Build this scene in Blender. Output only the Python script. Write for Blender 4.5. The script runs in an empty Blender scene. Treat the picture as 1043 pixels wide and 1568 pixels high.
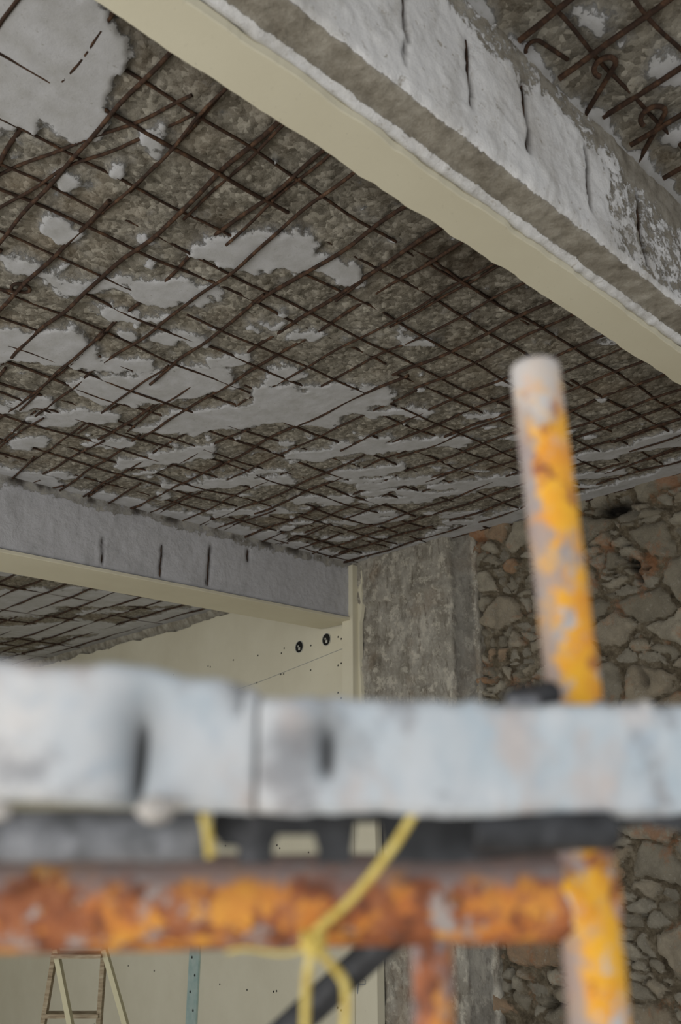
import bpy, bmesh, math, random
import numpy as np
from mathutils import Vector, Matrix
random.seed(4)
scene = bpy.context.scene
scene.view_settings.view_transform = 'Standard'
FLOOR = -2.6   # everything is modelled relative to eye level, lifted at the end

# ---------------------------------------------------------------- noise helpers
def vnoise(x, y, seed=0):
    xi = np.floor(x).astype(np.int64); yi = np.floor(y).astype(np.int64)
    xf = x - xi; yf = y - yi
    xf = xf*xf*(3-2*xf); yf = yf*yf*(3-2*yf)
    def h(a, b):
        n = (a*374761393 + b*668265263 + seed*974711) & 0xffffffff
        n = ((n ^ (n >> 13)) * 1274126177) & 0xffffffff
        n = n ^ (n >> 16)
        return (n & 0xffff)/32767.5 - 1
    return (h(xi, yi)*(1-xf)+h(xi+1, yi)*xf)*(1-yf)+(h(xi, yi+1)*(1-xf)+h(xi+1, yi+1)*xf)*yf
def fbm(x, y, s, seed=0, octv=4, g=.55):
    t = 0; a = 1; n = 0
    for o in range(octv):
        t = t + a*vnoise(x*s+o*17.3, y*s+o*9.1, seed+o); n += a; a *= g; s *= 2.03
    return t/n
def voro(x, y, seed=0, jit=.8):
    xi = np.floor(x).astype(np.int64); yi = np.floor(y).astype(np.int64)
    f1 = np.full(x.shape, 9.); f2 = np.full(x.shape, 9.); cid = np.zeros(x.shape)
    def h(a, b, k):
        n = (a*374761393 + b*668265263 + (seed+k)*974711) & 0xffffffff
        n = ((n ^ (n >> 13)) * 1274126177) & 0xffffffff
        return ((n ^ (n >> 16)) & 0xffff)/65535.
    for dx in (-1, 0, 1):
        for dy in (-1, 0, 1):
            a = xi+dx; b = yi+dy
            px = a+.5+(h(a, b, 1)-.5)*jit + .5*(b % 2)*.9-.22; py = b+.5+(h(a, b, 2)-.5)*jit
            d = np.sqrt((px-x)**2+(py-y)**2); r = h(a, b, 3)
            cl = d < f1
            f2 = np.where(cl, f1, np.minimum(f2, d)); cid = np.where(cl, r, cid); f1 = np.where(cl, d, f1)
    return f1, f2, cid
def sstep(a, b, x):
    t = np.clip((x-a)/(b-a), 0, 1); return t*t*(3-2*t)

# ---------------------------------------------------------------- material helpers
def S(r, g, b):
    f = lambda c: (c/255/12.92) if c/255 <= .04045 else ((c/255+.055)/1.055)**2.4
    return (f(r), f(g), f(b), 1)
class M:
    def __init__(s, name, rough=.9):
        s.m = bpy.data.materials.new(name); s.m.use_nodes = True
        s.t = s.m.node_tree; s.n = s.t.nodes; s.b = s.n['Principled BSDF']
        s.b.inputs['Roughness'].default_value = rough
        s.b.inputs['Specular IOR Level'].default_value = .25
        s.co = s.n.new('ShaderNodeTexCoord').outputs['Object']
    def link(s, a, b): s.t.links.new(a, b)
    def put(s, sock, v):
        if hasattr(v, 'is_output'): s.link(v, sock)
        else: sock.default_value = v
    def scaled(s, v):
        n = s.n.new('ShaderNodeMapping'); s.link(s.co, n.inputs[0]); n.inputs['Scale'].default_value = v; return n.outputs[0]
    def noise(s, sc, det=4, rough=.6, co=None, dist=0):
        n = s.n.new('ShaderNodeTexNoise'); s.link(co or s.co, n.inputs['Vector'])
        n.inputs['Scale'].default_value = sc; n.inputs['Detail'].default_value = det; n.inputs['Roughness'].default_value = rough
        n.inputs['Distortion'].default_value = dist
        return n.outputs['Fac']
    def vor(s, sc, out='Color', co=None):
        n = s.n.new('ShaderNodeTexVoronoi'); s.link(co or s.co, n.inputs['Vector']); n.inputs['Scale'].default_value = sc
        return n.outputs[out]
    def attr(s, name):
        n = s.n.new('ShaderNodeAttribute'); n.attribute_name = name; return n.outputs['Fac']
    def math(s, op, a, b=0, clamp=False):
        n = s.n.new('ShaderNodeMath'); n.operation = op; n.use_clamp = clamp
        s.put(n.inputs[0], a); s.put(n.inputs[1], b); return n.outputs[0]
    def rng(s, v, a, b, c=0, d=1):
        n = s.n.new('ShaderNodeMapRange'); s.put(n.inputs[0], v)
        for i, k in enumerate((a, b, c, d)): n.inputs[i+1].default_value = k
        return n.outputs[0]
    def mix(s, f, a, b, mode='MIX'):
        n = s.n.new('ShaderNodeMix'); n.data_type = 'RGBA'; n.blend_type = mode
        s.put(n.inputs[0], f); s.put(n.inputs[6], a); s.put(n.inputs[7], b); return n.outputs[2]
    def ramp(s, v, stops):
        n = s.n.new('ShaderNodeValToRGB'); s.link(v, n.inputs[0]); r = n.color_ramp
        while len(r.elements) < len(stops): r.elements.new(.5)
        for e, (p, c) in zip(r.elements, stops): e.position = p; e.color = c
        return n.outputs[0]
    def up(s):
        g = s.n.new('ShaderNodeNewGeometry'); x = s.n.new('ShaderNodeSeparateXYZ'); s.link(g.outputs['Normal'], x.inputs[0]); return x.outputs[2]
    def z(s, k=2):
        x = s.n.new('ShaderNodeSeparateXYZ'); s.link(s.co, x.inputs[0]); return x.outputs[k]
    def bump(s, h, st=.5, d=.01):
        n = s.n.new('ShaderNodeBump'); s.link(h, n.inputs['Height']); n.inputs['Strength'].default_value = st; n.inputs['Distance'].default_value = d
        s.link(n.outputs[0], s.b.inputs['Normal'])
    def col(s, c): s.put(s.b.inputs['Base Color'], c); return s.m

# spalled slab : attribute pl (signed patch field) + stains and painted beam shade
def slab_material(name, plaster=S(186, 187, 191)):
    m = M(name, .95)
    nz = m.math('SUBTRACT', m.noise(26, 8, .75), .5)
    pl = m.math('ADD', m.attr('pl'), m.math('MULTIPLY', nz, .9))
    f = m.rng(pl, -.05, .05)
    agg = m.vor(52); bw = m.n.new('ShaderNodeRGBToBW'); m.link(agg, bw.inputs[0])
    conc = m.ramp(bw.outputs[0], [(.15, S(74, 69, 61)), (.4, S(120, 115, 105)), (.6, S(142, 137, 126)), (.85, S(198, 193, 181))])
    base = m.ramp(m.noise(7, 6, .65), [(.3, S(98, 92, 80)), (.5, S(132, 127, 116)), (.7, S(158, 154, 144))])
    conc = m.mix(.5, conc, base)
    conc = m.mix(m.rng(m.vor(190, 'Distance'), .0, .5, .3, 0), conc, S(176, 171, 160))
    conc = m.mix(m.rng(m.noise(34, 5, .7), .56, .66, 0, .6), conc, S(70, 63, 53))
    conc = m.mix(m.rng(m.noise(2.2, 5, .6), .5, .72, 0, .45), conc, S(118, 100, 76))
    conc = m.mix(m.rng(pl, -.36, -.05, 0, .5), conc, S(156, 154, 150))
    conc = m.mix(m.attr('stain_shade'), conc, S(64, 54, 42))
    pc = m.mix(m.rng(m.noise(9, 5, .6), .35, .7), plaster, S(168, 168, 168))
    pc = m.mix(m.rng(m.noise(60, 3, .6), .62, .75, 0, .6), pc, S(138, 135, 128))
    m.col(m.mix(f, conc, pc))
    h = m.math('ADD', m.math('MULTIPLY', m.noise(50, 6, .7), m.rng(f, 0, 1, .7, .12)), m.math('MULTIPLY', f, -.3))
    h = m.math('SUBTRACT', h, m.math('MULTIPLY', m.vor(52, 'Distance'), m.rng(f, 0, 1, .35, .0)))
    m.bump(h, .9, .011)
    return m.m
m_slab = slab_material('spalled_concrete')

def rust_mat():
    m = M('rusty_rebar', .9)
    m.bump(m.noise(300, 3), .5, .002)
    return m.col(m.ramp(m.noise(25, 5, .7), [(.3, S(38, 29, 24)), (.5, S(60, 44, 35)), (.66, S(92, 68, 51)), (.8, S(128, 116, 101))]))
m_rust = rust_mat()

def conc_mat(name, a, b, c, sc=6, bs=.6, dirt=True):
    m = M(name, .93)
    k = m.ramp(m.noise(sc, 7, .65), [(.3, a), (.5, b), (.7, c)])
    if dirt: k = m.mix(m.rng(m.noise(55, 4, .6), .6, .72, 0, .5), k, S(70, 64, 56))
    m.bump(m.noise(45, 6, .7), bs, .01)
    return m.col(k)

# beam: attribute wh = white paint
def beam_mat(name, white, white2, grey, scar, amt):
    m = M(name, .9)
    w = m.math('ADD', m.attr('wh'), m.math('MULTIPLY', m.math('SUBTRACT', m.noise(22, 7, .75), .5), 1.5))
    f = m.rng(w, .45, .53)
    g = m.ramp(m.noise(12, 6, .7), [(.3, S(108, 101, 90)), (.5, grey), (.7, S(176, 171, 161))])
    wcol = m.ramp(m.noise(8, 7, .7, m.scaled((1, 1, .45))), [(.3, white2), (.5, white), (.75, white)])
    wcol = m.mix(m.rng(m.noise(34, 5, .7), .60, .68, 0, amt), wcol, scar)
    wcol = m.mix(m.rng(m.noise(2.6, 5, .6), .52, .75, 0, amt*.7), wcol, scar)
    k = m.mix(f, g, wcol)
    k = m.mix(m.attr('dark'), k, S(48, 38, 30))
    m.bump(m.math('ADD', m.noise(26, 7, .72), m.math('MULTIPLY', f, .3)), .8, .012)
    return m.col(k)
m_beam = beam_mat('whitewashed_beam', S(230, 230, 231), S(188, 186, 183), S(148, 142, 131), S(150, 141, 126), .7)
m_beam2 = beam_mat('grey_painted_beam', S(190, 190, 194), S(172, 172, 175), S(156, 154, 150), S(156, 155, 154), .4)

def board_mat():
    m = M('beige_board', .75)
    k = m.ramp(m.noise(1.7, 4), [(.3, S(204, 198, 176)), (.7, S(213, 208, 187))])
    k = m.mix(m.rng(m.noise(70, 3), .66, .74, 0, .35), k, S(170, 165, 148))
    m.bump(m.noise(90, 3), .12, .003)
    return m.col(k)
m_board = board_mat()
m_core = conc_mat('board_core', S(150, 148, 142), S(172, 170, 164), S(190, 188, 182), 20)
def column_mat():
    m = M('scraped_plaster', .95)
    k = m.ramp(m.noise(5, 8, .72, m.scaled((1, 1, .55))), [(.3, S(110, 103, 91)), (.42, S(146, 140, 128)), (.56, S(174, 169, 158)), (.70, S(206, 200, 186))])
    k = m.mix(m.rng(m.noise(12, 6, .75), .52, .60, 0, .75), k, S(208, 202, 187))
    k = m.mix(m.rng(m.noise(26, 5, .7, m.scaled((1, 1, .3))), .55, .66, 0, .6), k, S(96, 85, 72))
    k = m.mix(m.rng(m.noise(2.5, 5, .6), .53, .68, 0, .4), k, S(142, 118, 92))
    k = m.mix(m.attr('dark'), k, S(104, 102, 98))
    m.bump(m.noise(24, 8, .74), .9, .024)
    return m.col(k)
m_column = column_mat()
def stone_mat():
    m = M('rubble_stone', .95)
    st = m.ramp(m.attr('cid'), [(0, S(148, 142, 128)), (.3, S(174, 167, 151)), (.55, S(142, 134, 117)), (.75, S(180, 172, 154)), (.94, S(164, 150, 128)), (.99, S(178, 138, 104))])
    st = m.mix(m.rng(m.noise(12, 7, .7), .42, .7, 0, .65), st, S(106, 99, 86))
    st = m.mix(m.rng(m.noise(24, 7, .75), .55, .66, 0, .5), st, S(196, 189, 174))
    mo = m.ramp(m.noise(12, 6, .7), [(.3, S(66, 57, 44)), (.5, S(120, 109, 90)), (.75, S(174, 164, 144))])
    j = m.math('ADD', m.attr('joint'), m.math('MULTIPLY', m.math('SUBTRACT', m.noise(22, 6, .75), .5), 1.2))
    k = m.mix(m.rng(j, .3, .6), mo, st)
    k = m.mix(m.rng(m.noise(3.4, 7, .7), .55, .64, 0, .55), k, S(176, 118, 78))
    k = m.mix(m.attr('hole'), k, S(24, 20, 15))
    m.bump(m.noise(22, 9, .75), 1, .03)
    return m.col(k)
m_stone = stone_mat()

# ---------------------------------------------------------------- mesh helpers
def grid(name, P, attrs, mat, smooth=True):
    """P: (n,m,3) array"""
    n, k = P.shape[:2]
    idx = np.arange(n*k).reshape(n, k)
    F = np.stack([idx[:-1, :-1], idx[1:, :-1], idx[1:, 1:], idx[:-1, 1:]], -1).reshape(-1, 4)
    me = bpy.data.meshes.new(name)
    me.vertices.add(n*k); me.vertices.foreach_set('co', P.reshape(-1).astype(np.float32))
    me.loops.add(F.size); me.loops.foreach_set('vertex_index', F.reshape(-1).astype(np.int32))
    me.polygons.add(len(F)); me.polygons.foreach_set('loop_start', np.arange(0, F.size, 4, dtype=np.int32))
    me.update(calc_edges=True); me.validate()
    for a, v in attrs.items():
        at = me.attributes.new(a, 'FLOAT', 'POINT'); at.data.foreach_set('value', np.ascontiguousarray(v, dtype=np.float32).reshape(-1))
    me.polygons.foreach_set('use_smooth', [smooth]*len(F))
    me.materials.append(mat)
    o = bpy.data.objects.new(name, me); scene.collection.objects.link(o); return o
def bm_obj(name, bm, mat, smooth=False, parent=None):
    me = bpy.data.meshes.new(name); bm.normal_update(); bm.to_mesh(me); bm.free()
    me.materials.append(mat)
    if smooth:
        for p in me.polygons: p.use_smooth = True
    o = bpy.data.objects.new(name, me); scene.collection.objects.link(o)
    if parent: o.parent = parent
    return o
def add_box(bm, lo, hi, mtx=None):
    r = bmesh.ops.create_cube(bm, size=1)
    for v in r['verts']:
        v.co = Vector([lo[i]+(v.co[i]+.5)*(hi[i]-lo[i]) for i in range(3)])
        if mtx: v.co = mtx @ v.co
    return r['verts']
def box(name, lo, hi, mat, bev=0, parent=None):
    bm = bmesh.new(); add_box(bm, lo, hi)
    if bev: bmesh.ops.bevel(bm, geom=bm.edges[:], offset=bev, segments=2, affect='EDGES')
    return bm_obj(name, bm, mat, parent=parent)
def beam_between(bm, a, b, w, t, upv=Vector((0, 0, 1))):
    a = Vector(a); b = Vector(b); d = (b-a); L = d.length; d.normalize()
    s = d.cross(upv).normalized(); u = s.cross(d)
    mt = Matrix((( d.x, s.x, u.x, a.x), (d.y, s.y, u.y, a.y), (d.z, s.z, u.z, a.z), (0, 0, 0, 1)))
    add_box(bm, (0, -w/2, -t/2), (L, w/2, t/2), mt)
def curves(name, splines, mat, r=.005, parent=None, res=3, cyclic=False):
    cu = bpy.data.curves.new(name, 'CURVE'); cu.dimensions = '3D'; cu.bevel_depth = 1; cu.bevel_resolution = res; cu.use_fill_caps = True
    cu.resolution_u = 4
    for pts, rad in splines:
        sp = cu.splines.new('POLY'); sp.points.add(len(pts)-1)
        for p, q in zip(sp.points, pts): p.co = (*q, 1); p.radius = rad
    cu.materials.append(mat)
    o = bpy.data.objects.new(name, cu); scene.collection.objects.link(o)
    bpy.context.view_layer.update()
    me = bpy.data.meshes.new_from_object(o.evaluated_get(bpy.context.evaluated_depsgraph_get()))
    for p in me.polygons: p.use_smooth = True
    me.name = name
    bpy.data.objects.remove(o); o = bpy.data.objects.new(name, me); scene.collection.objects.link(o)
    if parent: o.parent = parent
    return o
def smooth_path(pts, n=8):
    P = [Vector(p) for p in pts]; P = [P[0]*2-P[1]]+P+[P[-1]*2-P[-2]]; out = []
    for i in range(1, len(P)-2):
        for k in range(n):
            t = k/n; a, b, c, d = P[i-1:i+3]
            out.append(.5*((2*b)+(c-a)*t+(2*a-5*b+4*c-d)*t*t+(3*b-a-3*c+d)*t**3))
    out.append(P[-2]); return out
def empty(name, loc=(0, 0, 0)):
    e = bpy.data.objects.new(name, None); e.location = loc; e.empty_display_size = .1; scene.collection.objects.link(e); return e

# ---------------------------------------------------------------- ceiling slabs
caps = [((.2, 2.1), (.66, 1.84), .15), ((.5, 2.3), (.72, 2.02), .11), ((.99, 1.99), (.99, 2.0), .05), ((.99, 2.18), (1, 2.18), .025),
 ((1.44, 2.34), (1.84, 2.12), .05), ((1.55, 2.24), (1.68, 2.12), .11), ((1.90, 2.1), (1.95, 2.06), .055),
 ((1.16, 2.91), (1.28, 2.80), .06), ((1.41, 2.76), (1.58, 2.60), .075), ((1.40, 3.0), (1.56, 2.86), .035),
 ((.8, 3.85), (1.34, 3.42), .16), ((1.54, 3.44), (1.71, 3.28), .06), ((1.62, 3.05), (1.76, 2.9), .045),
 ((1.72, 3.64), (2.03, 3.2), .15), ((1.95, 3.0), (2.02, 2.93), .045), ((2.08, 2.55), (2.1, 2.53), .04),
 ((2.24, 3.69), (2.74, 2.9), .13), ((2.6, 2.9), (2.76, 2.74), .1), ((2.26, 2.97), (2.32, 2.9), .06), ((2.4, 3.1), (2.6, 3.0), .12),
 ((1.62, 4.2), (1.85, 3.9), .08), ((1.65, 4.6), (1.75, 4.5), .07), ((1.45, 4.1), (1.53, 4.0), .06), ((2.26, 4.45), (2.49, 3.97), .07),
 ((2.1, 3.95), (2.2, 3.8), .05), ((2.98, 3.65), (3.22, 3.2), .09), ((3.3, 3.12), (3.52, 2.83), .07), ((3.05, 4.2), (3.16, 4.0), .07),
 ((3.35, 3.68), (3.57, 3.33), .07), ((3.63, 3.7), (3.84, 3.38), .07), ((3.5, 4.2), (3.68, 3.95), .06), ((2.65, 4.62), (2.97, 4.2), .07),
 ((3.33, 2.6), (3.4, 2.5), .04), ((2.44, 2.3), (2.54, 2.22), .045), ((4.0, 3.4), (4.25, 2.9), .06), ((4.2, 2.65), (4.35, 2.2), .06),
 ((4.35, 2.95), (4.6, 2.5), .07), ((4.35, 2.1), (4.45, 1.9), .08), ((4.05, 4.3), (4.25, 4.0), .07), ((3.25, 4.85), (3.5, 4.5), .06),
 ((2.4, 3.35), (2.75, 3.15), .1), ((3.15, 2.25), (3.2, 2.2), .03), ((2.0, 4.3), (2.1, 4.15), .05), ((1.2, 4.4), (1.35, 4.2), .08),
 ((2.9, 2.95), (3.1, 2.7), .05), ((3.85, 3.95), (4.1, 3.6), .05)]
caps_n = [((1.62, .80), (1.66, .78), .03), ((1.95, .72), (2.0, .68), .05), ((2.2, .85), (2.3, .8), .03)]
def field(X, Y, cp):
    wx = X+.085*fbm(X, Y, 6, 5)+.035*fbm(X, Y, 24, 6); wy = Y+.085*fbm(X, Y, 6, 9)+.035*fbm(X, Y, 24, 16)
    f = np.full(X.shape, -1.)
    for (a, b, r) in cp:
        ax, ay = a; dx = b[0]-ax; dy = b[1]-ay; L2 = dx*dx+dy*dy+1e-9
        t = np.clip(((wx-ax)*dx+(wy-ay)*dy)/L2, 0, 1)
        d = np.hypot(wx-ax-t*dx, wy-ay-t*dy); f = np.maximum(f, (r*1.12-d)/.12)
    f = f+.16*fbm(X, Y, 14, 44)
    return np.clip(f, -1, 1)
xg = list(np.arange(.3, 4.97, .185)); yg = list(np.arange(1.42, 5.1, .19))
def slab(name, x0, x1, y0, y1, res, z0=2.0, cp=(), edge=None, thr=None):
    xs = np.arange(x0, x1+res, res); ys = np.arange(y0, y1+res, res)
    X, Y = np.meshgrid(xs, ys, indexing='ij')
    f = field(X, Y, cp)
    f = np.maximum(f, (fbm(X, Y, 3.2, 31)-.50)*2.5)
    f = np.maximum(f, (fbm(X, Y, 9, 77)-.60)*2.0)
    # plaster survives better towards the far corner, in streaks between the bars
    far = sstep(5.6, 7.6, X+Y)
    U = (X-Y)*.7; V = (X+Y)*.7
    f = np.maximum(f, (fbm(U*.5, V, 7, 88)-.66+.34*far)*2.2)
    if edge is not None: f = np.maximum(f, edge(X, Y))
    f = np.clip(f, -1, 1)
    m = sstep(-.1, .1, f)
    n = fbm(X, Y, 5, 3, 3); n2 = fbm(X, Y, 26, 8, 3)
    Z = z0 + (1-m)*(.018+.016*n+.012*n2) + m*(-.001+.002*n2)
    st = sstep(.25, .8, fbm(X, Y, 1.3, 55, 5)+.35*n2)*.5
    if y0 > 1: st = np.clip(st+sstep(1.95, 1.35, Y+.2*n+.25*fbm(X, Y, 3, 14))*.75, 0, 1)  # band beside the near beam: brown stain plus beam shade painted into the colour
    return grid(name, np.stack([X, Y, Z], -1), {'pl': f, 'stain_shade': st}, m_slab)
def edge_main(X, Y):
    n = fbm(X, Y, 6, 71)
    return np.maximum((Y-4.98+.12*n)/.1, (X-4.72+.2*n)/.15)
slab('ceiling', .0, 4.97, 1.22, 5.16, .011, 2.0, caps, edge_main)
slab('ceiling_bay', .4, 4.97, -.8, 1.02, .02, 2.0, caps_n, lambda X, Y: (Y-.97+.08*fbm(X, Y, 8, 12))/.06)
slab('ceiling_rear', -2.6, 4.97, 5.5, 12.4, .04, 1.97, [((3.2, 8.2), (4.2, 7.3), .3), ((2.2, 7.5), (3, 6.8), .3), ((3.8, 10), (4.4, 9), .3), ((3.0, 9), (3.4, 8.6), .3)],
     lambda X, Y: (X-4.6+.2*fbm(X, Y, 4, 12))/.2)
box('ceiling_deck', (-2.6, -1.6, 2.062), (5.3, 12.5, 2.3), m_core)

def rebar(p0, p1, z, wob=.009, rad=.005, seg=.06, seed=0):
    rr = random.Random(seed); L = math.dist(p0, p1); n = max(2, int(L/seg)); pts = []
    a = rr.random()*9; b = rr.random()*9
    for i in range(n+1):
        t = i/n; s = t*L
        o = wob*(math.sin(s*3.1+a)+.6*math.sin(s*8.7+b)+.25*math.sin(s*19+b)); zz = z+.009*math.sin(s*2.3+b)+.005*math.sin(s*9+a)
        dx = (p1[0]-p0[0])/L; dy = (p1[1]-p0[1])/L
        pts.append((p0[0]+dx*s-dy*o, p0[1]+dy*s+dx*o, zz))
    return (pts, rad)
sp = []
k = 0
for x in xg:
    k += 1; x += random.uniform(-.035, .035)
    y = 1.25
    while y < 5.1:
        L = random.uniform(.8, 3.0); e = min(5.12, y+L)
        sp.append(rebar((x, y), (x+random.uniform(-.03, .03), e), 2.001+random.uniform(-.006, .008), rad=random.choice([.0055, .0065, .007, .008]), seed=k*7+int(y*10)))
        if random.random() < .35: sp.append(rebar((x+.018, y), (x+.03, min(5.1, y+1)), 2.002, rad=.0055, seed=k*17))
        y = e+random.uniform(-.25, .18)
for y in yg:
    k += 1; y += random.uniform(-.035, .035)
    x = .05
    while x < 4.9:
        L = random.uniform(.8, 2.8); e = min(4.93, x+L)
        sp.append(rebar((x, y), (e, y+random.uniform(-.03, .03)), 2.010+random.uniform(-.008, .006), rad=random.choice([.005, .0055, .006, .007]), seed=k*5+int(x*10)))
        if random.random() < .2: sp.append(rebar((x, y+.02), (min(4.9, x+.8), y+.03), 2.008, rad=.005, seed=k*13))
        x = e+random.uniform(-.15, .2)
# stray diagonal bars and a curled bar end
sp.append(rebar((.66, 2.55), (1.0, 1.75), 2.004, .015, .0055, seed=91)); sp.append(rebar((.7, 2.9), (1.02, 1.8), 2.002, .02, .0055, seed=92))
def hook(cx, cy, r, ang, leg, z=1.985, rad=.007, sweep=290):
    pts = []
    for i in range(22):
        t = ang+i/21*math.radians(sweep); pts.append((cx+r*math.cos(t), cy+r*math.sin(t), z+.0006*i))
    t = ang+math.radians(sweep); d = (-math.sin(t), math.cos(t))
    for i in range(1, 7): pts.append((pts[21][0]+d[0]*leg*i/6, pts[21][1]+d[1]*leg*i/6, z+.013+.002*i))
    return (pts, rad)
sp.append(hook(1.02, 3.04, .035, 2.2, .5))
curves('rebar_grid', sp, m_rust)
sp = []
for i, x in enumerate(np.arange(.75, 4.9, .2)):
    sp.append(rebar((x, -.6), (x+random.uniform(-.02, .02), .97), 1.998, rad=.0085, seed=200+i))
for i, y in enumerate(np.arange(-.5, .95, .17)):
    sp.append(rebar((.5, y), (4.9, y+.02), 2.010, rad=.006, seed=300+i))
sp += [hook(1.80, .86, .030, 1.0, .3, 1.985, .008, 270), hook(2.07, .86, .036, 1.4, .3, 1.985, .008, 240), hook(1.60, .96, .022, 2.0, .12, 1.985, .006, 150)]
curves('rebar_grid', sp, m_rust)
sp = []
for i, x in enumerate(np.arange(-2, 4.9, .25)): sp.append(rebar((x, 5.6), (x, 12.2), 1.970, rad=.010, seg=.3, seed=400+i))
for i, y in enumerate(np.arange(5.8, 12.2, .5)): sp.append(rebar((-2, y), (4.85, y), 1.980, rad=.008, seg=.3, seed=500+i))
curves('rebar_grid', sp, m_rust)

# ---------------------------------------------------------------- near beam
def sweep_beam(name, prof, x0, x1, res, amp, mat, grooves=(), seed=0, darkfn=None, whfn=None):
    Y = []; Z = []; W = []
    for (a, b) in zip(prof[:-1], prof[1:]):
        n = max(1, int(math.hypot(b[0]-a[0], b[1]-a[1])/res))
        for i in range(n):
            t = i/n; Y.append(a[0]+(b[0]-a[0])*t); Z.append(a[1]+(b[1]-a[1])*t); W.append(a[2]+(b[2]-a[2])*t)
    Y.append(prof[-1][0]); Z.append(prof[-1][1]); W.append(prof[-1][2])
    Y = np.array(Y); Z = np.array(Z); W = np.array(W)
    ty = np.gradient(Y); tz = np.gradient(Z); ln = np.hypot(ty, tz)+1e-9; ny = -tz/ln; nz = ty/ln   # approx outward
    s = np.concatenate([[0], np.cumsum(np.hypot(np.diff(Y), np.diff(Z)))])
    xs = np.arange(x0, x1+res, res)
    X, SS = np.meshgrid(xs, s, indexing='ij')
    n = fbm(X, SS, 6, seed, 4)*amp + fbm(X, SS, 30, seed+3, 3)*amp*.5
    YY = Y[None]+ny[None]*n; ZZ = Z[None]+nz[None]*n; WW = np.repeat(W[None], len(xs), 0)
    D = np.zeros_like(X)
    for (gx, g0, g1, w) in grooves:
        g = np.exp(-((X-gx-.014*fbm(ZZ, ZZ*0, 14, int(gx*50)))/w)**2)*sstep(g0-.02, g0+.02, ZZ)*sstep(g1+.02, g1-.02, ZZ)*(YY < Y.min()+.03)
        YY = YY+.016*g; D = np.maximum(D, g)
    if darkfn: D = np.maximum(D, darkfn(X, YY, ZZ))
    if whfn: WW = whfn(X, YY, ZZ, WW)
    return grid(name, np.stack([X, YY, ZZ], -1), {'wh': WW, 'dark': np.clip(D, 0, 1)}, mat)
prof = [(1.0, 2.03, .9), (1.0, 1.565, 1.05), (1.006, 1.548, .8), (1.016, 1.54, .2), (1.085, 1.54, .1), (1.095, 1.531, .8), (1.112, 1.522, .9),
        (1.128, 1.53, .8), (1.14, 1.54, .3), (1.235, 1.54, .3), (1.24, 1.545, .3), (1.24, 2.03, .5)]
gro = [(1.12, 1.62, 1.86, .005), (1.36, 1.66, 1.88, .006), (1.6, 1.66, 1.9, .011), (1.9, 1.64, 1.87, .009), (2.2, 1.6, 1.88, .012), (2.6, 1.6, 1.8, .01)]
def wfn(X, Y, Z, W):
    t = sstep(1.85, 2.2, X+.25*fbm(X, Z, 4, 41)); return W*(1-t*.5*(Z > 1.56)) - .5*sstep(1.84, 1.96, Z+.1*fbm(X, Z, 7, 43))*(Y < 1.1)
def dfn(X, Y, Z): return .5*sstep(.35, .8, fbm(X, Z+Y, 5, 61))*(Z > 1.56)*sstep(1.9, 2.3, X)
bm_near = sweep_beam('beam', prof, .0, 4.97, .009, .011, m_beam, gro, 21, dfn, wfn)
curves('stirrup_bars', [([(g[0], 1.013+.003*math.sin(i), g[1]+(g[2]-g[1])*i/6) for i in range(7)], .0035) for g in gro], m_rust).parent = bm_near
# beige board strip under near beam
def board_strip(name, x0, x1, y0, y1, z0, z1, amp, seed):
    xs = np.arange(x0, x1, .012)
    e0 = y0+amp*fbm(xs, xs*0, 9, seed, 5); e1 = y1+amp*fbm(xs, xs*0, 11, seed+7, 5)
    rows = [(e0, z1), (e0, z0+.003), (e0+.003, z0), (e1-.003, z0), (e1, z0+.003), (e1, z1)]
    P = np.stack([np.stack([xs, r, np.full_like(xs, z)], -1) for r, z in rows], 1)
    return grid(name, P, {}, m_board, False)
board_strip('trim_1', .0, 4.95, 1.118, 1.243, 1.503, 1.53, .009, 5)

# ---------------------------------------------------------------- far beam
prof = [(5.12, 2.03, .9), (5.12, 1.56, 1.2), (5.122, 1.53, 1.2), (5.14, 1.52, .5), (5.53, 1.52, .4), (5.55, 1.54, .3), (5.55, 2.03, .4)]
gro = [(2.5, 1.56, 1.74, .009), (2.95, 1.55, 1.78, .011), (3.35, 1.55, 1.86, .013), (3.7, 1.8, 1.9, .014)]
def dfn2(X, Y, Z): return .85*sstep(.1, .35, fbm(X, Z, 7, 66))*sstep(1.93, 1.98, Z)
def wfn2(X, Y, Z, W): return W-.6*sstep(1.88, 1.96, Z+.05*fbm(X, Z, 8, 19))
fb = sweep_beam('beam', prof, -2.6, 4.80, .016, .007, m_beam2, gro, 37, dfn2, wfn2)
curves('stirrup_bars', [([(g[0]+.004*math.sin(i*2), 5.132, g[1]+(g[2]-g[1])*i/6) for i in range(7)], .005) for g in gro], m_rust).parent = fb
board_strip('trim_2', -2.6, 4.83, 5.105, 5.56, 1.495, 1.518, .003, 15)

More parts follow.
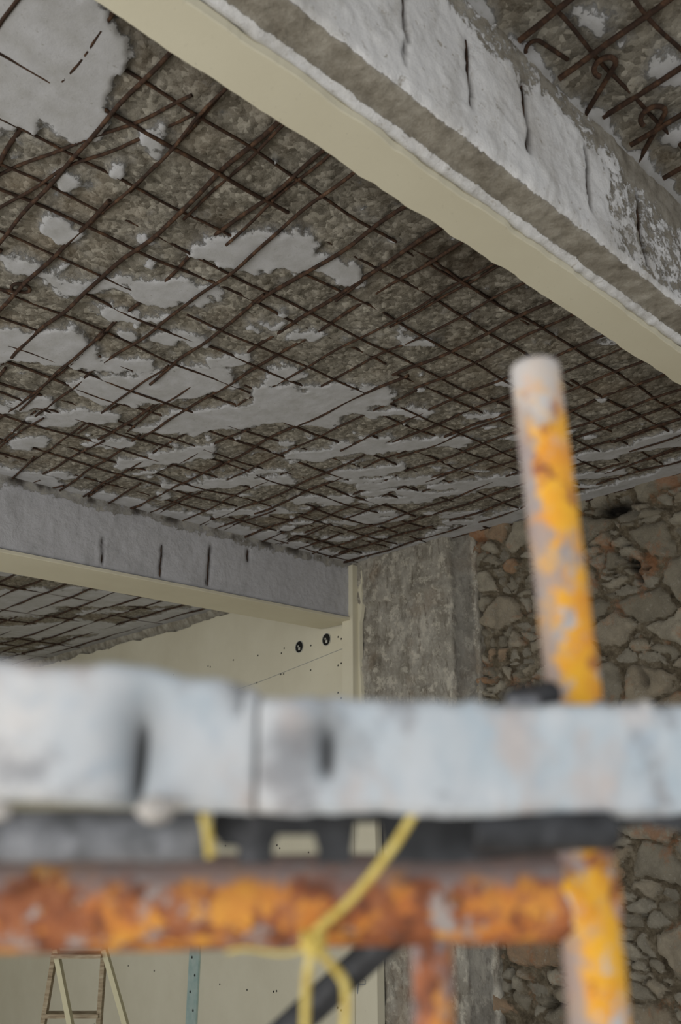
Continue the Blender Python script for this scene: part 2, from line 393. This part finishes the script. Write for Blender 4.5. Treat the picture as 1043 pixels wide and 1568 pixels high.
# ---------------------------------------------------------------- walls on the right
# concrete pilaster
def pilaster():
    path = [(5.0, 3.86), (4.90, 3.86), (4.90, 4.06), (4.85, 4.075), (4.85, 5.13)]
    U = []; V = []
    for a, b in zip(path[:-1], path[1:]):
        n = max(2, int(math.dist(a, b)/.018))
        for i in range(n): t = i/n; U.append(a[0]+(b[0]-a[0])*t); V.append(a[1]+(b[1]-a[1])*t)
    U.append(path[-1][0]); V.append(path[-1][1])
    U = np.array(U); V = np.array(V); s = np.arange(len(U))*.018
    zs = np.arange(FLOOR, 2.05, .02)
    Sg, Zg = np.meshgrid(s, zs, indexing='ij')
    n = .018*fbm(Sg, Zg, 4, 3, 4)+.014*fbm(Sg, Zg, 22, 5, 3)
    XX = U[:, None]-n-.0*Zg; YY = np.repeat(V[:, None], len(zs), 1)+n*.4
    XX -= .035*sstep(1.60, 1.63, Zg+.03*fbm(Sg, Zg, 6, 9))*(YY > 4.08)
    for gy in (4.3, 4.62, 4.85): XX += .014*np.exp(-((YY-gy)/.015)**2)*sstep(1.5, 1.2, Zg)
    for gz in (1.3, 1.12, .9): XX += .012*np.exp(-((Zg-gz)/.015)**2)*(YY > 4.3)
    XX -= .014*sstep(.05, .12, fbm(Sg, Zg, 4.5, 51, 5))
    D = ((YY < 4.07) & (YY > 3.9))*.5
    return grid('wall_pilaster', np.stack([XX, YY, Zg], -1), {'dark': D}, m_column)
pilaster()
# rubble wall
def rubble(name, y0, y1, res):
    ys = np.arange(y0, y1+res, res); zs = np.arange(FLOOR, 2.06, res)
    Y, Z = np.meshgrid(ys, zs, indexing='ij')
    wy = Y+.10*fbm(Y, Z, 4, 2, 5); wz = Z+.07*fbm(Y, Z, 4, 4, 5)
    f1, f2, c = voro(wy/.36, wz/.21, 7, .98)
    g1, g2, c2 = voro(wy/.15, wz/.085, 17, .95)
    j = sstep(.01, .2, f2-f1); j2 = sstep(.01, .28, g2-g1)
    small = (c < .45)
    j = np.where(small, j*j2, j); c = np.where(small, c2, c)
    hole = np.exp(-(((Y-2.72-.25*(Z-1.9))/.13)**2+((Z-1.9)/.045)**2))+.9*np.exp(-((Y-2.60-.04*np.sin(Z*9)-.03*fbm(Z, Y, 9, 3))/.02)**2)*sstep(.2, .5, Z)*(1-sstep(1.7, 1.95, Z))*sstep(-.2, .3, fbm(Y, Z, 3, 8))
    hole = np.clip(hole*1.3+.7*sstep(.52, .66, fbm(Y, Z, 4, 99))*(1-j), 0, 1)
    X = 4.955-.036*j-.05*(c-.5)*j+.028*fbm(Y, Z, 12, 6)-.03*fbm(Y, Z, 1.6, 26)+.09*hole
    return grid(name, np.stack([X, Y, Z], -1), {'joint': j, 'cid': c, 'hole': hole}, m_stone)
rubble('wall_right', -1.6, 3.9, .015)
box('wall_backing', (5.08, -1.6, FLOOR), (5.3, 12.5, 2.06), m_core)

# drywall in the far room (jagged torn top edge)
def drywall():
    ys = np.arange(5.1, 12.41, .02)
    top = 1.86+.05*fbm(ys, ys*0, 3, 12, 5)+.02*(np.sin(ys*2) > .3)
    rows = [(4.86, np.full_like(ys, FLOOR)), (4.86, top-.4), (4.86, top-.004), (4.864, top), (4.88, top)]
    P = np.stack([np.stack([np.full_like(ys, x), ys, z], -1) for x, z in rows], 1)
    return grid('wall_drywall', P, {}, m_board, False)
dw = drywall()
m_rough = conc_mat('torn_plaster', S(112, 106, 94), S(158, 152, 138), S(186, 182, 170), 10, 1)
ys = np.arange(5.2, 12.4, .03); zs = np.arange(1.5, 2.02, .02); Y, Z = np.meshgrid(ys, zs, indexing='ij')
grid('wall_upper_masonry', np.stack([4.93-.03*fbm(Y, Z, 8, 3)-.06*sstep(1.85, 2, Z), Y, Z], -1), {}, m_rough)
box('wall_back', (-2.6, 12.4, FLOOR), (5.3, 12.55, 2.1), m_board)
# column casing strip (wider board lower down) + torn plaster edge
bm = bmesh.new(); add_box(bm, (4.76, 5.07, FLOOR), (4.875, 5.20, 1.97)); add_box(bm, (4.765, 4.84, FLOOR), (4.84, 5.068, .15))
bmesh.ops.bevel(bm, geom=bm.edges[:], offset=.002, segments=2, affect='EDGES')
cas = bm_obj('column_casing', bm, m_board)
ys = np.arange(FLOOR, 1.97, .015)
e = 5.06-.03-.05*np.clip(fbm(ys, ys*0, 3, 5, 4), -.3, 1)*(ys > .8)
rows = [(4.826, np.full_like(ys, 5.10)), (4.815, e+.0), (4.845, e-.006)]
grid('casing_plaster_edge', np.stack([np.stack([np.full_like(ys, x), r, ys], -1) for x, r in rows], 1), {}, m_board, False).parent = cas
# drywall details
m_dark = M('dark_opening', .8).col(S(28, 27, 25))
m_white = M('white_plastic', .5).col(S(190, 190, 180))
def ring(bm, c, r0, r1, t, n=28):
    vs = []
    for i in range(n):
        a = 2*math.pi*i/n; q = []
        for rr, xx in ((r0, 0), (r1, 0), (r1, t), (r0, t)): q.append(bm.verts.new((c[0]-xx, c[1]+rr*math.cos(a), c[2]+rr*math.sin(a))))
        vs.append(q)
    for i in range(n):
        a = vs[i]; b = vs[(i+1) % n]
        for k in range(4): bm.faces.new((a[k], b[k], b[(k+1) % 4], a[(k+1) % 4]))
for (y, z) in ((5.88, 1.385), (5.51, 1.40)):
    e = empty('electrical_box', (4.858, y, z))
    bm = bmesh.new(); ring(bm, (0, 0, 0), .052, .057, .004); bm_obj('rim', bm, m_white, parent=e)
    bm = bmesh.new(); bmesh.ops.create_cone(bm, cap_ends=True, radius1=.052, radius2=.052, depth=.002, segments=28)
    for v in bm.verts: v.co = Vector((v.co.z, v.co.x, v.co.y))
    bm_obj('cavity', bm, m_dark, parent=e)
    bm = bmesh.new(); add_box(bm, (-.004, -.012, -.03), (-.001, .01, -.005)); add_box(bm, (-.005, .005, .0), (-.001, .02, .014)); bm_obj('wires', bm, m_white, parent=e)
bm = bmesh.new()
for z in (1.40, 1.17, .9, .2, -.3, -.8, -1.4, -2.0):
    for y in (5.32, 5.36, 5.72, 6.1, 6.14, 6.5, 6.9, 7.3, 7.34, 8.0, 8.5, 9.1):
        r = bmesh.ops.create_icosphere(bm, subdivisions=1, radius=.009)
        zz = z-.1*(y-5.3)*.2+random.uniform(-.03, .03)
        for v in r['verts']: v.co = Vector((4.858+v.co.x*.25, y+v.co.y, zz+v.co.z))
bm_obj('drywall_screws', bm, m_dark).parent = dw
m_teal = M('joint_tape_teal', .6); m_teal = m_teal.col(m_teal.ramp(m_teal.noise(12), [(.35, S(150, 174, 170)), (.7, S(174, 190, 184))]))
bm = bmesh.new(); add_box(bm, (4.84, 7.22, FLOOR), (4.859, 7.38, -.9))
tape = bm_obj('metal_stud', bm, m_teal)
bm = bmesh.new()
for i in range(12): 
    r = bmesh.ops.create_icosphere(bm, subdivisions=1, radius=.014)
    for v in r['verts']: v.co = Vector((4.84+v.co.x*.2, 7.3+.03*(-1)**i+v.co.y, -1.0-.14*i+v.co.z))
bm_obj('screw_holes', bm, m_dark, parent=tape)
m_pencil = M('pencil_marks', .9).col(S(120, 128, 140))
tp = [[(5.17, -1.14), (5.07, -1.13)], [(5.12, -1.135), (5.12, -1.24)], [(5.03, -1.13), (5.04, -1.24)], [(5.03, -1.13), (4.96, -1.14), (4.96, -1.17), (5.03, -1.18)]]
curves('pencil_lines', [([(4.857, 5.25, 1.30), (4.857, 6.4, 1.14), (4.857, 8, .96)], .0015)]+[([(4.762 if y < 5.068 else 4.757, y, z-.02) for y, z in s], .0025) for s in tp], m_pencil, res=1).parent = dw

# ---------------------------------------------------------------- floor
m_floor = conc_mat('concrete_floor', S(150, 144, 131), S(178, 172, 158), S(196, 190, 177), 1.5, .3)
box('floor', (-14, -14, FLOOR-.15), (5.3, 12.55, FLOOR), m_floor)

# ---------------------------------------------------------------- step ladder
m_wood = M('ladder_wood', .7); m_wood = m_wood.col(m_wood.ramp(m_wood.noise(10, 4, .6, m_wood.scaled((1, 1, 6))), [(.3, S(120, 104, 84)), (.5, S(150, 136, 112)), (.75, S(182, 172, 150))]))
m_pale = M('ladder_back_legs', .7).col(S(186, 180, 150))
lad = empty('stepladder', (3, 5.8, FLOOR))
def lp(*p): return Vector(p)-Vector((3, 5.8, FLOOR))
TL = Vector((2.77, 5.79, -.84)); BL = Vector((2.95, 6.43, FLOOR)); TR = Vector((3.0, 5.57, -.84)); BR = Vector((3.33, 6.13, FLOOR))
bm = bmesh.new()
side = (TR-TL).normalized()
for a, b in ((TL, BL), (TR, BR)): beam_between(bm, lp(*a), lp(*b), .06, .028, (TL-TR).normalized())
bm_obj('front_rails', bm, m_wood, parent=lad)
bm = bmesh.new()
for i in range(5):
    t = .03+.21*i; beam_between(bm, lp(*TL.lerp(BL, t)), lp(*TR.lerp(BR, t)), .10 if i else .16, .024)
bm_obj('treads', bm, m_wood, parent=lad)
bm = bmesh.new()
for a, b in ((TL, Vector((3.15, 5.30, FLOOR))), (TR, Vector((3.52, 5.08, FLOOR)))): beam_between(bm, lp(*(a+Vector((0, 0, -.02)))), lp(*b), .055, .03, (TL-TR).normalized())
beam_between(bm, lp(3.04, 5.43, -2.1), lp(3.38, 5.2, -2.1), .04, .02)
bm_obj('back_legs', bm, m_pale, parent=lad)

# ---------------------------------------------------------------- scaffold (local frame: right, forward, up)
R = Vector((.739, -.6737, 0)); Fw = Vector((.6737, .739, 0)); Zv = Vector((0, 0, 1))
def L(r, f, z): return R*r+Fw*f+Zv*z
def paint_mat(name, yel, yel2, base, dust, scale, dustamt, baseamt, rustamt, topamt, side, tip=False):
    """yellow paint worn to rust, splashed with plaster dust"""
    m = M(name, .6)
    k = m.mix(m.rng(m.noise(scale*.8, 6, .65), .4, .6), yel, yel2)
    rust = m.ramp(m.noise(scale*1.5, 6, .65), [(.35, S(98, 62, 48)), (.5, S(152, 90, 58)), (.65, S(178, 118, 82))])
    k = m.mix(m.rng(m.noise(scale*.9, 6, .7, dist=.4), rustamt, rustamt+.05), k, rust)
    k = m.mix(m.rng(m.noise(scale*1.1, 6, .7), dustamt, dustamt+.06), k, dust)
    k = m.mix(m.rng(m.noise(scale*.6, 6, .7, m.scaled((1, 1, .5))), baseamt, baseamt+.08), k, base)
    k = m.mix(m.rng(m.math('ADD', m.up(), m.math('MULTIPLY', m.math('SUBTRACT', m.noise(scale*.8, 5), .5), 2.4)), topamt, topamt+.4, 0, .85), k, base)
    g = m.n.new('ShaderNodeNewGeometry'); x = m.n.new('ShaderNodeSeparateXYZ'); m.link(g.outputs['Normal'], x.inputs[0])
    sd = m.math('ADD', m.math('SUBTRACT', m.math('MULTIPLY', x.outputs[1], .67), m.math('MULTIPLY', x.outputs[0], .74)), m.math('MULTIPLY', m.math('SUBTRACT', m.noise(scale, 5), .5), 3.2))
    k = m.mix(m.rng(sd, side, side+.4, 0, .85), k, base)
    if tip: k = m.mix(m.rng(m.math('ADD', m.z(), m.math('MULTIPLY', m.math('SUBTRACT', m.noise(70, 5), .5), .14)), .245, .275, 0, .9), k, dust)
    m.bump(m.noise(scale*6, 4), .4, .002)
    return m.col(k)
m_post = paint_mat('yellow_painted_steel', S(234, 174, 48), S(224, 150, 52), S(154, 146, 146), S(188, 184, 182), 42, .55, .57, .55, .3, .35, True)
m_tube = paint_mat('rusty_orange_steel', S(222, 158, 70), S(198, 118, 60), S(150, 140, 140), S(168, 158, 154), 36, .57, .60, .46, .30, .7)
def tube(bm, a, b, r, ri=None, seg=32, rings=24, wob=0, dome=False):
    a = Vector(a); b = Vector(b); d = (b-a).normalized(); s = d.orthogonal().normalized(); u = d.cross(s); Ln = (b-a).length
    end = [(Ln-.0015, r), (Ln, r*.9), (Ln, r*.55)] if not dome else [(Ln-.006, r), (Ln-.0025, r*.95), (Ln-.0005, r*.8), (Ln, r*.5)]
    prof = [(0, r*.55), (0, r*.9), (.0015, r)] + [(Ln*i/rings, r) for i in range(1, rings)] + end
    vs = []
    for (t, rr) in prof:
        row = []
        for i in range(seg):
            an = 2*math.pi*i/seg; w = 1+wob*math.sin(t*90+i*.6)
            row.append(bm.verts.new(a+d*t+(s*math.cos(an)+u*math.sin(an))*rr*w))
        vs.append(row)
    for p, q in zip(vs[:-1], vs[1:]):
        for i in range(seg): bm.faces.new((p[i], p[(i+1) % seg], q[(i+1) % seg], q[i]))
    bm.faces.new(vs[0][::-1]); bm.faces.new(vs[-1])
scf = empty('scaffold_frame', (0, 0, 0))
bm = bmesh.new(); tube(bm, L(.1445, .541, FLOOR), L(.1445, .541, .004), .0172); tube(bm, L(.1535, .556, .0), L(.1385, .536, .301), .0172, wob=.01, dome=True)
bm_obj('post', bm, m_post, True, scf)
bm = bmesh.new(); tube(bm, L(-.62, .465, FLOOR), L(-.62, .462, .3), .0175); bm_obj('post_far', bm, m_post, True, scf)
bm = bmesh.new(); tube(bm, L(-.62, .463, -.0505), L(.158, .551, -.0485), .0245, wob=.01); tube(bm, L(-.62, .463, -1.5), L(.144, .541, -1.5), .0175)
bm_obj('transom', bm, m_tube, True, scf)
# weld bead at the corner
bm = bmesh.new(); bmesh.ops.create_icosphere(bm, subdivisions=3, radius=.0235, matrix=Matrix.Translation(L(.136, .545, -.0487)))
for v in bm.verts: v.co += (v.co-L(.136, .545, -.0487))*.08*math.sin(v.co.x*300)*math.sin(v.co.z*260)
bm_obj('weld_joint', bm, m_post, True, scf)
bm = bmesh.new(); tube(bm, L(.052, .541, -1.5), L(.052, .541, -.05), .0118); tube(bm, L(-.42, .487, -1.5), L(-.42, .487, -.05), .0118)
tube(bm, L(.052, .541, -.35), L(.144, .541, -.35), .011)
bm_obj('brace', bm, m_tube, True, scf)
m_iron = M('dark_iron', .5); m_iron = m_iron.col(m_iron.ramp(m_iron.noise(50, 4), [(.35, S(40, 41, 43)), (.6, S(62, 63, 66)), (.8, S(104, 104, 108))]))
m_steel = M('dull_steel', .45); m_steel = m_steel.col(m_steel.ramp(m_steel.noise(60, 4), [(.35, S(100, 102, 106)), (.6, S(138, 140, 146)), (.8, S(176, 178, 182))]))
bm = bmesh.new(); tube(bm, L(-.176, .787, -.277), L(.084, .706, -.052), .0115); bm_obj('diagonal_strap', bm, m_iron, True, scf)
# spigot coupler at foot of the upper post
bm = bmesh.new(); tube(bm, L(.152, .5555, .045), L(.1512, .554, .066), .0188)
bm_obj('coupler_collar', bm, m_steel, True, scf)
bm = bmesh.new(); tube(bm, L(.118, .545, .065), L(.15, .548, .073), .0085); tube(bm, L(.106, .54, .062), L(.121, .545, .066), .010, seg=6, rings=2)
bm_obj('coupler_bolt', bm, m_iron, True, scf)
bm = bmesh.new(); tube(bm, L(.112, .528, .05), L(.112, .528, .066), .010); tube(bm, L(.192, .56, .045), L(.195, .56, .064), .009)
bm_obj('bracket_lug', bm, m_steel, True, scf)

# planks : pressed galvanised steel, plaster splashed
def plank_mat():
    m = M('plaster_splashed_steel', .6)
    c2 = m.scaled((1, 1, .6))
    k = m.ramp(m.noise(14, 5, .6, c2), [(.3, S(176, 190, 200)), (.5, S(202, 207, 212)), (.7, S(218, 216, 215))])
    k = m.mix(m.rng(m.noise(24, 4, .6, c2), .52, .66, 0, .6), k, S(194, 178, 170))
    k = m.mix(m.rng(m.noise(30, 4, .6), .58, .70, 0, .5), k, S(166, 184, 200))
    k = m.mix(m.rng(m.noise(20, 5, .65), .55, .66, 0, .75), k, S(146, 146, 150))
    k = m.mix(m.attr('dark'), k, S(40, 36, 32))
    m.bump(m.noise(120, 4), .4, .002)
    return m.col(k)
m_plank = plank_mat()
def plank(name, pts, dents, seed, width=.042, bumps=()):
    """pts: list of (r, f, zbottom, ztop) along the length"""
    rs = np.arange(pts[0][0], pts[-1][0], .0025)
    ip = lambda k: np.interp(rs, [p[0] for p in pts], [p[k] for p in pts])
    f, zb, zt = ip(1), ip(2), ip(3)
    c = .006
    sec2 = []
    for i in range(30):
        t = i/29; sec2.append((0 + c*(max(0, 1-t*9)**2+max(0, 1-(1-t)*9)**2), t))
    for i in range(1, 8): sec2.append((c+(width-2*c)*i/7, 1))
    for i in range(10): sec2.append((width-(0 if 0 < i < 9 else .002), 1-i/9))
    for i in range(1, 8): sec2.append((width-c-(width-2*c)*i/7, 0))
    D = np.array([q[0] for q in sec2]); T = np.array([q[1] for q in sec2])
    RR = np.repeat(rs[:, None], len(D), 1); TT = np.repeat(T[None], len(rs), 0)
    ztn = zt+.003*fbm(rs, rs*0, 40, seed, 3); zbn = zb+.002*fbm(rs, rs*0, 50, seed+4, 3)
    for (br, bw, bh) in bumps: ztn = ztn+bh*np.exp(-((rs-br)/bw)**2)
    Zz = zbn[:, None]+(ztn-zbn)[:, None]*TT
    front = (D < c*1.2)[None].astype(float)
    n = .003*fbm(RR, Zz, 25, seed+9, 3)
    FF = f[:, None]+D[None]-n*front
    dk = np.zeros_like(RR)
    for (dr, dz, wr, wz, dep, dark) in dents:
        g = np.exp(-((RR-dr)/wr)**4-((Zz-dz)/wz)**4)*front
        FF = FF+dep*g; dk = np.maximum(dk, dark*g)
        g2 = np.exp(-((RR-dr)/(wr*3.6))**2-((Zz-dz-.008)/(wz*1.6))**2)*front; FF = FF+dep*.4*g2; dk = np.maximum(dk, .5*g2)
    P = RR[..., None]*np.array(R)+FF[..., None]*np.array(Fw)+Zz[..., None]*np.array(Zv)
    P = np.concatenate([P, P[:, :1]], 1); dk = np.concatenate([dk, dk[:, :1]], 1)
    # end caps
    P0 = np.repeat(P[:1].mean(1, keepdims=True), P.shape[1], 1); P1 = np.repeat(P[-1:].mean(1, keepdims=True), P.shape[1], 1)
    P = np.concatenate([P0, P, P1], 0); dk = np.concatenate([dk[:1], dk, dk[-1:]], 0)
    return grid(name, P, {'dark': dk}, m_plank)
pl1 = plank('scaffold_plank', [(-.60, .26, .006, .066), (-.145, .388, .003, .0655), (-.10, .405, .002, .0655), (-.065, .418, .000, .0615), (-.0415, .428, -.001, .0555)],
      [(-.0942, .020, .0032, .020, .010, 1), (-.05, .05, .002, .006, .006, .35)], 3, bumps=[(-.06, .006, .0015), (-.09, .006, .0012)])
pl2 = plank('scaffold_plank', [(-.0405, .430, -.002, .0545), (.08, .468, -.003, .0555), (.189, .50, -.004, .056), (.75, .64, -.006, .058)],
      [(-.007, .027, .0042, .012, .010, .85), ], 13, bumps=[(.073, .006, .0035), (.178, .005, .003)])
# plaster drips
bm = bmesh.new()
for (r, f, z, s) in ((-.0836, .404, .000, .0075), (-.15, .395, -.001, .005), (.177, .5, .056, .004)):
    q = bmesh.ops.create_icosphere(bm, subdivisions=3, radius=s)
    for v in q['verts']: v.co = L(r, f, z)+Vector((v.co.x*1.1, v.co.y, v.co.z*.8))*(1+.15*math.sin(v.co.x*900)*math.cos(v.co.z*700))
m_plaster = M('wet_plaster', .8).col(S(186, 181, 176))
d = bm_obj('plaster_drips', bm, m_plaster, True); d.parent = pl1

# slotted dark rail under planks
def rail():
    bm = bmesh.new()
    # (r0, r1, zlow0, zlow1) segments hanging from z=.012
    segs = [(-.068, -.064, -.013, -.016), (-.064, -.054, -.018, -.019), (-.054, -.036, -.027, -.027), (-.036, -.034, -.018, -.014), (-.034, -.014, -.013, -.013), (-.014, -.012, -.014, -.02),
            (-.012, .006, -.027, -.027), (.006, .008, -.02, -.008), (.008, .021, -.007, -.007), (.021, .023, -.008, -.02), (.023, .06, -.026, -.0275), (.06, .11, -.0275, -.023),
            (.11, .142, -.023, -.02), (.142, .15, -.02, -.011), (.15, .17, -.011, -.008), (.17, .20, -.008, -.013), (.20, .25, -.013, -.010), (.25, .6, -.010, -.010)]
    for r0, r1, z0, z1 in segs:
        v = [bm.verts.new(L(r, .485+.10*r+o, z)) for o in (0, .005) for r, z in ((r0, z0), (r1, z1), (r1, .012), (r0, .012))]
        for q in ((0, 1, 2, 3), (7, 6, 5, 4), (0, 4, 5, 1), (1, 5, 6, 2), (2, 6, 7, 3), (3, 7, 4, 0)): bm.faces.new([v[i] for i in q])
    bmesh.ops.remove_doubles(bm, verts=bm.verts, dist=1e-5)
    return bm_obj('slotted_rail', bm, m_iron, parent=scf)
rail()
bm = bmesh.new(); tube(bm, L(-.6, .43, -.012), L(-.069, .472, -.013), .0125, wob=.03); bm_obj('ledger_tube', bm, m_steel, True, scf)
bm = bmesh.new(); tube(bm, L(.07, .482, -.012), L(.148, .492, -.011), .010, wob=.03); bm_obj('ledger_hook', bm, m_iron, True, scf)

# yellow rope
m_rope = M('yellow_twine', .8); m_rope = m_rope.col(m_rope.ramp(m_rope.noise(90, 3), [(.35, S(186, 160, 76)), (.6, S(214, 194, 112)), (.8, S(214, 204, 166))]))
rp = [smooth_path([(.0385, .467, -.0017), (.0266, .4732, -.0194), (.0063, .4816, -.0434), (-.0141, .4878, -.061), (-.0141, .4898, -.0667), (-.0175, .4957, -.0834), (-.0188, .5047, -.115), (-.022, .507, -.17)]),
      smooth_path([(-.0141, .4898, -.0667), (-.0073, .4923, -.0738), (.0012, .4957, -.0834), (.0029, .499, -.093), (.0012, .5047, -.115), (-.006, .507, -.15)]),
      smooth_path([(-.0679, .4458, -.0017), (-.066, .449, -.01), (-.0643, .4522, -.022)]),
      smooth_path([(-.060, .50, -.071), (-.0491, .4958, -.0690), (-.03, .494, -.071), (-.0141, .4898, -.0667)])]
sps = [([L(*p) for p in path], .0023 if i != 3 else .0010) for i, path in enumerate(rp)]
kn = [(-.0141+.0045*math.cos(t)*(1+.2*math.sin(3*t)), .4890+.0045*math.sin(t), -.0655+.004*math.sin(2.3*t)) for t in np.linspace(0, 14, 70)]
sps.append(([L(*p) for p in kn], .002))
curves('yellow_twine', sps, m_rope)

# ---------------------------------------------------------------- light
w = bpy.data.worlds.new('sky'); scene.world = w; w.use_nodes = True
bg = w.node_tree.nodes['Background']; bg.inputs[0].default_value = (.95, .97, 1.0, 1); bg.inputs[1].default_value = 1.04
def area(name, loc, target, sx, sy, power, col):
    ld = bpy.data.lights.new(name, 'AREA'); ld.shape = 'RECTANGLE'; ld.size = sx; ld.size_y = sy; ld.energy = power; ld.color = col
    o = bpy.data.objects.new(name, ld); scene.collection.objects.link(o); o.location = loc
    o.rotation_euler = (Vector(target)-Vector(loc)).to_track_quat('-Z', 'Y').to_euler(); return o
area('ceiling_fill_light', (-2.9, 2.2, -.9), (3.0, 3.2, 1.6), 6.5, 2.6, 150, (1, .98, .94))  # added fill lamp out of view, aimed up to brighten the ceiling

# ---------------------------------------------------------------- lift everything so the floor is z=0
for o in scene.objects:
    if o.parent is None: o.location.z += -FLOOR

cam = bpy.data.cameras.new('camera'); co = bpy.data.objects.new('camera', cam); scene.collection.objects.link(co); scene.camera = co
f = 1949.; a = Vector((2266, -685, -f)).normalized(); b = Vector((-1884, -685, -f)).normalized(); c = a.cross(b).normalized(); b = c.cross(a)
mt = Matrix((a, b, c)).to_4x4(); mt.translation = (0, 0, -FLOOR); co.matrix_world = mt
cam.sensor_fit = 'VERTICAL'; cam.sensor_height = 36; cam.sensor_width = 24; cam.lens = f/2359*36
cam.clip_start = .02; cam.clip_end = 100
cam.dof.use_dof = True; cam.dof.focus_distance = 3.8; cam.dof.aperture_fstop = 3.5
